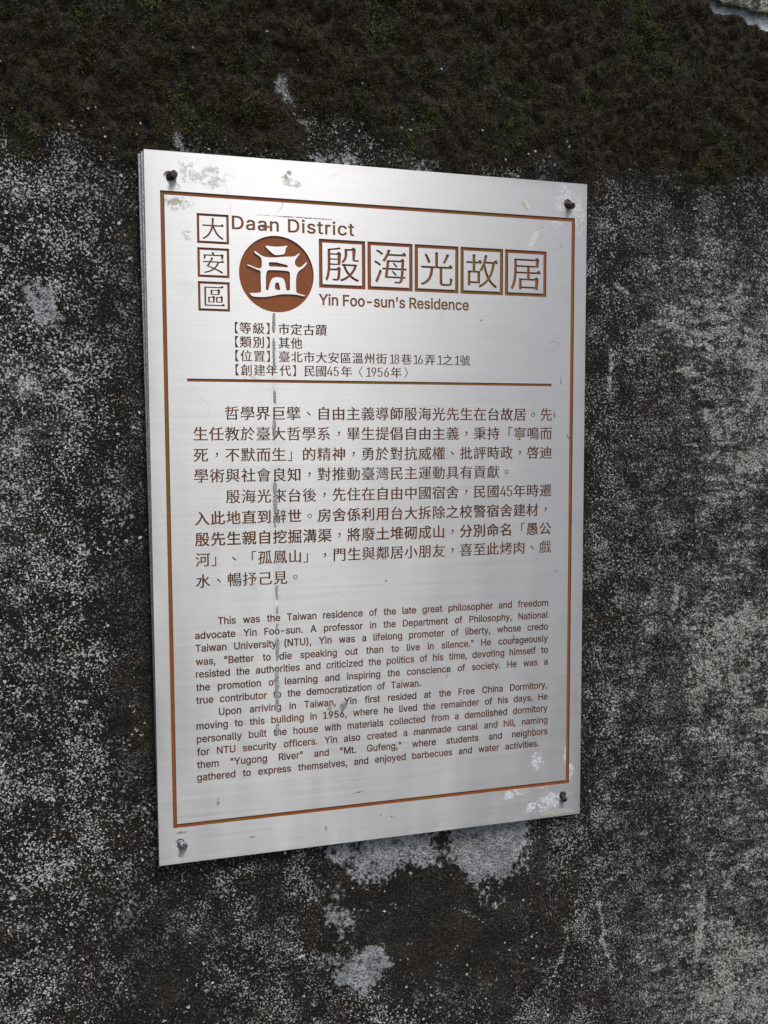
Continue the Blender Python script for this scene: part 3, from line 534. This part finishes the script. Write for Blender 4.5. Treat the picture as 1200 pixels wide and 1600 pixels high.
DOOR = [(590,775),(590,745),(595,718),(602,703),(614,697),(632,697),(643,703),(649,725),(656,755),(662,783),(656,796),(640,799),(618,796),(600,786)]
def ori(P, ccw): return P if (area(P) > 0) == ccw else P[::-1]
disc = [(-92.0+32.0*math.cos(t*math.tau/96), 204.6+32.0*math.sin(t*math.tau/96)) for t in range(96)]
add('emblem', [ori(disc, True), ori(em(ROOF), False), ori(em(GATE), False), ori(em(SLOT), True), ori(em(ARCH), True), ori(em(DOOR), True)], 1.2)

# Latin headings
def heading(text, xa, xb, base, cap, bold, sp, gap):
    x = 0; cs = []
    for ch in text:
        if ch == ' ': x += gap; continue
        adv, g = INTER[ch]; cs += [[(x+q[0], q[1]) for q in thin(c, -bold, -bold*.8)] for c in g]; x += adv+sp
    a, b = bounds(cs); k = (xb-xa)/(b-a)
    add('heading_line', [[(xa+(q[0]-a)*k, base+q[1]*cap) for q in c] for c in cs], .5)
heading('Daan District', -129.4, -23.7, 240.3, 10.7, .026, .07, .42)
heading("Yin Foo-sun's Residence", -55.8, 82.7, 180.2, 9.1, .036, 0, .34)

# four short lines of particulars
def cjk_line(items, z, sz, w, depth=.4, lab=None):
    cs = []
    for ch, x in items:
        if ch in '0123456789':
            g = [thin(c, -.02, .016) for c in INTER[ch][1]]; a, b = bounds(g)
            if ch == '1': b = a+.42; a -= .12; g = g+[rect(a+.04, 0, b+.10, .055)]
            cs += [[(x+(p[0]-(a+b)/2)*sz*.64, z+(p[1]-.5)*sz*.80) for p in c] for c in g]
        elif ch in '，、。':
            g = ming(ch); a, b = bounds(g); zs = [p[1] for c in g for p in c]; m = (min(zs)+max(zs))/2
            cs += [[(x+(p[0]-(a+b)/2)*sz, z+(p[1]-m)*sz-.2) for p in c] for c in g]
        else: cs += place(ming(ch, w), x, z, sz)
    return add('text_line', cs, depth, lab)
A = -129.3; p = 10.85
def cols(s, x=-86.4): return [(ch, x+k*p) for k, ch in enumerate(s)]
cjk_line([('【', A-.6), ('等', -119.4), ('級', -108.1), ('】', -97.0)]+cols('市定古蹟'), 158.7, 10.3, 0)
cjk_line([('【', A-.6), ('類', -119.4), ('別', -108.1), ('】', -97.0)]+cols('其他'), 147.0, 10.3, 0)
cjk_line([('【', A-.6), ('位', -119.0), ('置', -107.9), ('】', -97.0)]+cols('臺北市大安區溫州街')+list(zip('18巷16弄1之1號', (9.1, 14.5, 23.3, 31.2, 36.6, 45.6, 54, 62.5, 70.6, 79))), 135.3, 10.3, .3)
cjk_line([('【', A-.6), ('創', -118.8), ('建', -107.8), ('年', -97.3), ('代', -85.6), ('】', -74.6), ('民', -64.4), ('國', -54.2)]+list(zip('45年〈1956年〉', (-46.4, -40.7, -31.5, -21.5, -12.5, -6.7, -.9, 5, 13.8, 26.0))), 123.5, 10.3, .3)

# nine lines of Chinese
BODY = ['　　哲學界巨擘、自由主義導師殷海光先生在台故居。先', '生任教於臺大哲學系，畢生提倡自由主義，秉持「寧鳴而', '死，不默而生」的精神，勇於對抗威權、批評時政，啓迪',
        '學術與社會良知，對推動臺灣民主運動具有貢獻。', '　　殷海光來台後，先住在自由中國宿舍，民國#年時遷', '入此地直到辭世。房舍係利用台大拆除之校警宿舍建材，',
        '殷先生親自挖掘溝渠，將廢土堆砌成山，分別命名「愚公', '河」、「孤鳳山」，門生與鄰居小朋友，喜至此烤肉、戲', '水、暢抒己見。']
BZ = [87.0, 69.5, 51.7, 34.2, 16.2, -1.8, -19.6, -37.0, -55.2]
BWT = [.6, 1, 1, 1, .6, 0, -1, .2, .9]
for s, z, w in zip(BODY, BZ, BWT):
    it = []
    for k, ch in enumerate(s):
        x = -158.4+13.27*k
        if ch == '#': it += [('4', x-3.1), ('5', x+3.3)]
        elif ch != '　': it.append((ch, x))
    cjk_line(it, z, 12.7, w, .4)

# thirteen lines of English, justified
ENG = [('This was the Taiwan residence of the late great philosopher and freedom', -146.6, 163.8), ('advocate Yin Foo-sun. A professor in the Department of Philosophy, National', -166, 163.8),
       ('Taiwan University (NTU), Yin was a lifelong promoter of liberty, whose credo', -166, 163.9), ('was, "Better to die speaking out than to live in silence." He courageously', -166, 164),
       ('resisted the authorities and criticized the politics of his time, devoting himself to', -166, 164), ('the promotion of learning and inspiring the conscience of society. He was a', -166, 164),
       ('true contributor to the democratization of Taiwan.', -166.2, 36.7), ('Upon arriving in Taiwan, Yin first resided at the Free China Dormitory,', -147, 163.6),
       ('moving to this building in 1956, where he lived the remainder of his days. He', -166.2, 164.2), ('personally built the house with materials collected from a demolished dormitory', -166.2, 164.3),
       ('for NTU security officers. Yin also created a manmade canal and hill, naming', -166.3, 164.3), ('them "Yugong River" and "Mt. Gufeng," where students and neighbors', -166.4, 164.4),
       ('gathered to express themselves, and enjoyed barbecues and water activities.', -166.6, 155.4)]
EZ = [-93.3, -104.9, -116.0, -127.5, -138.4, -149.9, -161.1, -172.4, -183.6, -195.0, -206.3, -217.5, -228.6]
for (s, xa, xb), z in zip(ENG, EZ):
    ws = s.split(' '); cap = 6.15; sx = .945
    gl = [word_inter(w, cap, sx) for w in ws]; bb = [bounds(g[0]) for g in gl]
    tot = sum(b-a for a, b in bb); gap = (xb-xa-tot)/(len(ws)-1)
    if gap < 1.75:
        sx *= (xb-xa-1.75*(len(ws)-1))/tot; gl = [word_inter(w, cap, sx) for w in ws]; bb = [bounds(g[0]) for g in gl]
        tot = sum(b-a for a, b in bb); gap = (xb-xa-tot)/(len(ws)-1)
    x = xa; cs = []
    for (g, _), (a, b) in zip(gl, bb):
        cs += [[(x+q[0]-a, z+q[1]) for q in c] for c in g]; x += b-a+gap
    add('text_line', cs, .35)

# screw holes go right through
HOLES = [(-180.2, 279.6, 4.3), (179.8, 280.8, 4.2), (-182.0, -281.8, 4.1), (181.0, -279.0, 3.6)]
for hx, hz, hr in HOLES:
    add('hole', [[(hx+hr*math.cos(t*math.tau/24), hz+hr*math.sin(t*math.tau/24)) for t in range(24)]], 1.8)

# ---- cut everything into the face with one triangulation
HW, HH, CH, TH = 200.0, 300.0, .35, 1.8
vs_, es_, cont = [], [], []
def push(c, g):
    b = len(vs_); vs_.extend(Vector(q) for q in c); n_ = len(c)
    es_.extend((b+i, b+(i+1) % n_) for i in range(n_)); cont.append((np.array(c, float), g))
push(rect(-HW+CH, -HH+CH, HW-CH, HH-CH), -1)
for g, (nm, lab, dep, cs) in enumerate(GROUPS):
    for c in cs:
        c = [c[i] for i in range(len(c)) if math.dist(c[i], c[i-1]) > .012]
        if len(c) > 2 and abs(area(c)) > .002: push(c, g)
ov, oe, of, _, _, _ = delaunay_2d_cdt(vs_, es_, [], 0, 1e-5, False)
cen = np.array([[sum(ov[i].x for i in f)/len(f), sum(ov[i].y for i in f)/len(f)] for f in of])
wind = np.zeros(len(of), int); own = np.full(len(of), -1); order = np.argsort(cen[:, 1]); cy = cen[order, 1]
for c, g in cont[1:]:
    lo_, hi_ = np.searchsorted(cy, c[:, 1].min()), np.searchsorted(cy, c[:, 1].max())
    k_ = order[lo_:hi_]; k_ = k_[(cen[k_, 0] > c[:, 0].min()) & (cen[k_, 0] < c[:, 0].max())]
    if not len(k_): continue
    p_ = cen[k_]; w_ = np.zeros(len(k_), int); d_ = np.roll(c, -1, 0)
    for (ax_, ay_), (bx_, by_) in zip(c, d_):
        if ay_ == by_: continue
        cr_ = (bx_-ax_)*(p_[:, 1]-ay_)-(p_[:, 0]-ax_)*(by_-ay_)
        if by_ > ay_: w_ += (ay_ <= p_[:, 1]) & (by_ > p_[:, 1]) & (cr_ > 0)
        else: w_ -= (by_ <= p_[:, 1]) & (ay_ > p_[:, 1]) & (cr_ < 0)
    wind[k_] += w_; own[k_[w_ != 0]] = g
tri_g = [int(g) if w > 0 else -1 for w, g in zip(wind, own)]
edge = {}
for ti, f in enumerate(of):
    for i in range(len(f)): edge[(f[i], f[(i+1) % len(f)])] = ti
class Acc:
    def __init__(s): s.v, s.f, s.ix = [], [], {}
    def p(s, i, y):
        k = (i, y)
        if k not in s.ix: s.ix[k] = len(s.v); s.v.append((ov[i].x, y, ov[i].y))
        return s.ix[k]
face = Acc(); acc = [Acc() for _ in GROUPS]
for ti, f in enumerate(of):
    g = tri_g[ti]
    if g is None: continue
    if g < 0: face.f.append([face.p(i, 0.0) for i in f]); continue
    d = GROUPS[g][2]; A_ = acc[g]; hole = GROUPS[g][0] == 'hole'
    if not hole: A_.f.append([A_.p(i, d) for i in f])
    for i in range(len(f)):
        a, b = f[i], f[(i+1) % len(f)]; o = edge.get((b, a))
        if o is None or tri_g[o] is None or tri_g[o] < 0:
            T = face if hole else A_
            T.f.append([T.p(b, 0.0), T.p(a, 0.0), T.p(a, d), T.p(b, d)])
# rim of the face plate: chamfer, edges, back
b = len(face.v)
R_ = [rect(-HW+CH, -HH+CH, HW-CH, HH-CH), rect(-HW, -HH, HW, HH), rect(-HW, -HH, HW, HH)]
for r, y in zip(R_, (0.0, CH, TH)): face.v += [(q[0], y, q[1]) for q in r]
for k in (0, 4):
    for i in range(4): face.f.append([b+k+i, b+k+4+i, b+k+4+(i+1) % 4, b+k+(i+1) % 4])
face.f.append([b+8+3, b+8+2, b+8+1, b+8])

# ---- materials of the plaque
M = NT('brushed_metal'); X, Y, Z = M.sep()
# Object coordinates: x along the brushing, z upwards, origin at the foot of the plaque (centre is at z = 0.3)
st1 = M.noise(1, 4, .6, vec=M.mapping((14, 1, 900))); st2 = M.noise(1, 3, .6, vec=M.mapping((5, 1, 300), loc=(3, 0, 1.3))); st3 = M.noise(1, 3, .5, vec=M.mapping((30, 1, 2200), loc=(1, 0, 5)))
streak = M.math('ADD', M.math('MULTIPLY', st1, .45), M.math('ADD', M.math('MULTIPLY', st2, .3), M.math('MULTIPLY', st3, .25)))
cloud = M.noise(9, 4, .6)
rag = M.noise(160, 4, .65); rag2 = M.noise(420, 3, .6)
def blob(cx, cz, rx, rz, rot=0.0, soft=.25, amp=1.3):
    """ragged patch on the face: 1 inside"""
    c_, s_ = math.cos(rot), math.sin(rot)
    dx = M.math('SUBTRACT', X, cx*MM); dz = M.math('SUBTRACT', Z, cz*MM+.3)
    u = M.math('ADD', M.math('MULTIPLY', dx, c_/(rx*MM)), M.math('MULTIPLY', dz, s_/(rx*MM)))
    v = M.math('ADD', M.math('MULTIPLY', dx, -s_/(rz*MM)), M.math('MULTIPLY', dz, c_/(rz*MM)))
    d = M.math('SQRT', M.math('ADD', M.math('MULTIPLY', u, u), M.math('MULTIPLY', v, v)))
    d = M.math('ADD', d, M.math('MULTIPLY', M.math('SUBTRACT', rag, .5), amp*2.2))
    return M.ramp(d, 1+soft, 1-soft)
def mx(L):
    r = L[0]
    for q in L[1:]: r = M.math('MAXIMUM', r, q)
    return r
white = mx([blob(-166, 287, 6, 6), blob(-157, 281, 11, 4, .2), blob(-143, 278, 8, 5), blob(-145, 287, 6, 3), blob(-80, 282, 9, 3.5, -.3), blob(-171, 259, 11, 6), blob(-166, 233, 5, 4), blob(-176, 272, 7, 3.5),
            blob(178, 291, 9, 4, -.9), blob(179, 281, 11, 8), blob(147, 247, 11, 2.6, 1.1, .3, .7), blob(139, 278, 6, 1.8, -.9, .3, .6), blob(169, 262, 5, 2), blob(192, 270, 4, 14),
            blob(154, -243, 5, 8), blob(128, -272, 8, 5), blob(168, -284, 16, 7, .2), blob(189, -258, 4, 7), blob(148, -288, 7, 4), blob(185, -240, 2.5, 12)])
white = M.math('MULTIPLY', white, M.ramp(M.math('ADD', M.math('MULTIPLY', rag2, .6), M.math('MULTIPLY', M.noise(1, 3, .6, vec=M.mapping((120, 1, 420))), .4)), .43, .56))
tan = mx([blob(-82, 287, 2.2, 4.5, -.5, .3, .7), blob(152, 257, 4.5, 1.6, .5, .3, .6), blob(137, 276, 6, 1.3, -.95, .3, .5), blob(-175, 259, 6, 3.0), blob(141, -270, 7, 2.0, -.5, .3, .6), blob(161, -268, 4.5, 3.5), blob(189, -263, 3, 4), blob(176, -295, 13, 2.6), blob(192, 262, 1.5, 6)])
tan = M.math('MULTIPLY', tan, M.ramp(rag2, .38, .55))
dark = mx([blob(-36.3, -173.5, 3.2, 5.0, -.5, .5, .6), blob(-49, -175, 2.4, 2.4, 0, .5, .6), blob(-148.8, -249.6, 1.3, 3.2, 0, .4, .8), blob(-53, -284.6, 1.5, 2.0, .5, .4, .8), blob(8.4, -280.5, 1.0, 1.0, 0, .3, .4), blob(-2, -278, .7, .7, 0, .3, .4), blob(94.7, 171.5, 1.1, .9, 0, .3, .4), blob(3.7, -62.6, 1.2, 1.0, 0, .3, .5), blob(171, -60.4, 1.4, 1.2, 0, .3, .5),
           blob(-180.5, -272.5, 4.5, 1.1, 0, .3, 1.0), blob(-119, -284, 3, .7), blob(175, 118, .8, 4), blob(168.5, 86, 1.0, 4.5, 0, .4, .8), blob(183, 66, .8, 3, .6), blob(-22, -254, 6, .8, .2), blob(-70, 253, 30, .5, .0, .4, .9), blob(-101, 243.5, 5, 1.2, 0, .4, .7), blob(62, -151, .5, 4.5), blob(128.6, -122, 1.0, 3.0)])
dark = M.math('MULTIPLY', dark, M.ramp(rag2, .36, .52))
dark = M.math('MAXIMUM', dark, M.math('MULTIPLY', .8, mx([blob(-36, -173.5, 3.0, 4.6, -.5, .6, .35), blob(-49, -175, 2.0, 2.0, 0, .6, .35)])))
rim = M.math('MAXIMUM', M.ramp(M.math('ABSOLUTE', X), .188, .2006), M.ramp(M.math('ABSOLUTE', M.math('SUBTRACT', Z, .3)), .290, .3006))
grime = M.math('MULTIPLY', M.math('MULTIPLY', rim, M.ramp(cloud, .45, .62)), .35)
base = M.mix(M.ramp(streak, .34, .66, smooth=False), (.425, .43, .435), (.475, .48, .484))
run = M.math('MULTIPLY', blob(-95.5, -20, 3.4, 205, 0, .6, .5), M.ramp(M.noise(1, 3, .6, vec=M.mapping((300, 1, 30))), .45, .65))
base = M.mix(M.math('MULTIPLY', run, .30), base, (.24, .24, .23))
rustrun = M.math('MULTIPLY', mx([blob(-179, 271, 2.4, 7), blob(180, 272, 2.2, 8), blob(-181, -290, 2.6, 6), blob(180.5, -288, 2.4, 6)]), M.ramp(rag2, .35, .6))
base = M.mix(M.math('MULTIPLY', rustrun, .45), base, (.20, .13, .08))
base = M.mix(M.ramp(M.noise(30, 5, .65), .56, .74, 0, .16), base, (.30, .30, .29))      # dull smears
scr1 = M.math('MULTIPLY', M.ramp(M.math('ABSOLUTE', M.math('SUBTRACT', M.noise(11, 1, .5, dist=.4, vec=M.mapping((1, 1, 1.4), rot=(0, .5, 0))), .5)), .0016, .0005), M.ramp(M.noise(26, 2), .56, .66))
base = M.mix(M.math('MULTIPLY', scr1, .5), base, (.22, .22, .21))
base = M.mix(grime, base, (.30, .30, .28))
base = M.mix(M.math('MULTIPLY', white, .36), base, (.80, .81, .83))
base = M.mix(M.math('MULTIPLY', tan, .8), base, (.36, .34, .22))
base = M.mix(M.math('MULTIPLY', dark, .8), base, (.10, .095, .085))
cover = M.math('MAXIMUM', M.math('MULTIPLY', white, .8), M.math('MAXIMUM', tan, dark))
smear = M.noise(1, 4, .6, vec=M.mapping((26, 1, 5)))
rough = M.math('ADD', M.math('ADD', M.math("ADD", .43, M.math('MULTIPLY', M.math('SUBTRACT', smear, .5), .22)), M.math('MULTIPLY', M.math('SUBTRACT', st2, .5), .10)), M.math('MULTIPLY', cover, .3))
tg = M.n('ShaderNodeTangent'); tg.direction_type = 'RADIAL'; tg.axis = 'Z'
hgt = M.math('ADD', M.math('MULTIPLY', streak, .02), M.math('MULTIPLY', white, .25))
M.set(Base_Color=base, Metallic=M.math('SUBTRACT', .92, M.math('MULTIPLY', cover, .75)), Roughness=rough, Anisotropic=.88, Anisotropic_Rotation=.25, Tangent=tg.outputs[0], Normal=M.bump(hgt, .5, .0006))

Pn = NT('brown_enamel'); pn1 = Pn.noise(7, 3, .5, vec=Pn.mapping((1, 1, 1.2), loc=(.3, 0, .45))); pn2 = Pn.noise(120, 3, .6)
pc = Pn.mix(Pn.ramp(pn1, .47, .58), (.235, .072, .022), (.190, .098, .015))
pc = Pn.mix(Pn.math('MULTIPLY', Pn.ramp(pn2, .45, .7), .35), pc, (.14, .042, .014))
Pn.set(Base_Color=pc, Roughness=.5, Normal=Pn.bump(pn2, .25, .0008)); Pn.b.inputs['Specular IOR Level'].default_value = .25
Pt = NT('dark_brown_enamel'); pt2 = Pt.noise(45, 3, .6)
Pt.set(Base_Color=Pt.mix(Pt.ramp(pt2, .38, .64), (.155, .052, .014), (.078, .030, .009)), Roughness=.6); Pt.b.inputs['Specular IOR Level'].default_value = .12
def rusty(name, ca, cb, metal, ro):
    R = NT(name); r1 = R.noise(700, 4, .65)
    R.set(Base_Color=R.mix(R.ramp(r1, .38, .62), ca, cb), Metallic=metal, Roughness=ro, Normal=R.bump(r1, .6, .0006)); return R.m
RUST = rusty('rusted_iron', (.016, .010, .010), (.075, .038, .030), .2, .7)
STEEL = rusty('worn_steel', (.10, .10, .10), (.30, .30, .31), .75, .5)
EDGE = rusty('dull_metal_edge', (.22, .22, .22), (.42, .42, .42), .9, .5)
GLUE = rusty('dried_grey_glue', (.16, .165, .165), (.38, .39, .39), 0, .7)

part('face_plate', face.v, face.f, M.m)
for (nm, lab, dep, cs), a_ in zip(GROUPS, acc):
    if nm == 'hole' or not a_.f: continue
    part(nm, a_.v, a_.f, Pt.m if nm == 'text_line' else Pn.m, lab)

# two backing sheets, pinned a little askew so that their left edges show
def sheet(P, ya, yb):
    v = [(q[0], ya, q[1]) for q in P]+[(q[0], yb, q[1]) for q in P]
    f = [[0, 1, 2, 3], [7, 6, 5, 4]]+[[i, i+4, (i+1) % 4+4, (i+1) % 4] for i in range(4)]
    o = part('backing_plate', v, f, EDGE)
    m_ = o.modifiers.new('bevel', 'BEVEL'); m_.width = .0003; m_.segments = 1
sheet([(-199.8, -298.5), (198.6, -299), (198.8, 297.6), (-202.0, 298.6)], 1.9, 4.0)
sheet([(-199.9, -297.5), (198, -298), (198, 297), (-204.3, 297.2)], 4.5, 8.6)

# screws: threaded shanks standing out of the holes, bent
def bolt(base, tip, out, r, mat, label, flat_=1.0):
    B0 = Vector((base[0], 4.0, base[1])); B1 = Vector((tip[0], -out, tip[1])); ax = (B1-B0); L = ax.length; q = ax.to_track_quat('Z', 'Y')
    prof = []; z = 0.0
    while z < L-1.2:
        prof += [(r*.90, z), (r, z+.35)]; z += .8
    prof += [(r*1.02, L-1.0), (r*1.0, L-.35), (r*.80, L), (r*.35, L+.12)]
    K_ = 20; v = []; f = []; rr_ = random.Random(int(base[0])+9)
    wob = [1+rr_.uniform(-.06, .06) for _ in range(K_)]
    for (pr, pz) in prof:
        for k_ in range(K_):
            t = k_*math.tau/K_; w_ = q @ Vector((pr*wob[k_]*math.cos(t), pr*wob[k_]*math.sin(t), pz)); v.append(tuple(B0+w_))
    for i in range(len(prof)-1):
        for k_ in range(K_): f.append([i*K_+k_, i*K_+(k_+1) % K_, (i+1)*K_+(k_+1) % K_, (i+1)*K_+k_])
    f.append([(len(prof)-1)*K_+k_ for k_ in range(K_)]); f.append([k_ for k_ in range(K_-1, -1, -1)])
    part('screw', v, f, mat, label)
bolt((-180.4, 279.5), (-175.8, 280.6), 5.0, 3.1, RUST, 'dark rusted screw leaning out of its hole at the top left')
bolt((179.6, 281.2), (183.0, 277.8), 5.0, 2.9, RUST, 'rusted screw with worn bright flank at the top right')
bolt((-182.0, -281.8), (-178.6, -283.9), 4.6, 3.2, STEEL, 'grey steel screw with blunt end at the bottom left')
bolt((181.0, -278.4), (181.3, -283.2), 4.4, 2.7, RUST, 'reddish brown rusted screw drooping at the bottom right')

# dashes of dried glue run down the face
def dash(x, za, zb, w):
    n_ = max(6, int(abs(za-zb)/1.2)); R2 = random.Random(int(za*7)); v, f = [], []
    lat = (-1, -.8, -.35, .1, .55, .85, 1); hh = (.25, -.12, -.42, -.5, -.40, -.14, .25)
    cx = 0.0
    for i in range(n_+1):
        t = i/n_; z = za+(zb-za)*t; e = min(1, 2.2*math.sqrt(max(.02, t*(1-t)))*1.3)
        cx += R2.uniform(-.12, .12); lw = w*e*R2.uniform(.75, 1.15); rw = w*e*R2.uniform(.75, 1.15)
        for l_, h_ in zip(lat, hh): v.append((x+cx+(l_*lw if l_ < 0 else l_*rw), h_*R2.uniform(.5, 1.25)*(.5+.5*e) if h_ < 0 else h_, z))
    K_ = len(lat)
    for i in range(n_):
        for k_ in range(K_-1): f.append([i*K_+k_, (i+1)*K_+k_, (i+1)*K_+k_+1, i*K_+k_+1])
    part('glue_streak', v, f, GLUE, smooth=True)
for x, za, zb, w in ((-94.8, 172, 155.3, 1.6), (-95.2, 151.3, 121.7, 1.4), (-95.1, 106.5, 95.1, 1.5), (-96, 81.4, 66.1, 2.0), (-95.6, 28.7, 15.5, 2.0), (-95.8, 15, 1, 2.1), (-95.9, -6.2, -11.2, 1.1), (-95.2, -61.5, -74.4, 1.5),
                     (-95.2, -80.1, -87, 1.2), (-95.3, -95, -101.5, 1.3), (-95.6, -107.7, -128.1, 1.9), (-96.1, -135.5, -173.6, 2.1), (-96, -184, -194.9, 1.9), (-95.6, 56, 53.5, 1.2)):
    dash(x, za, zb, w)
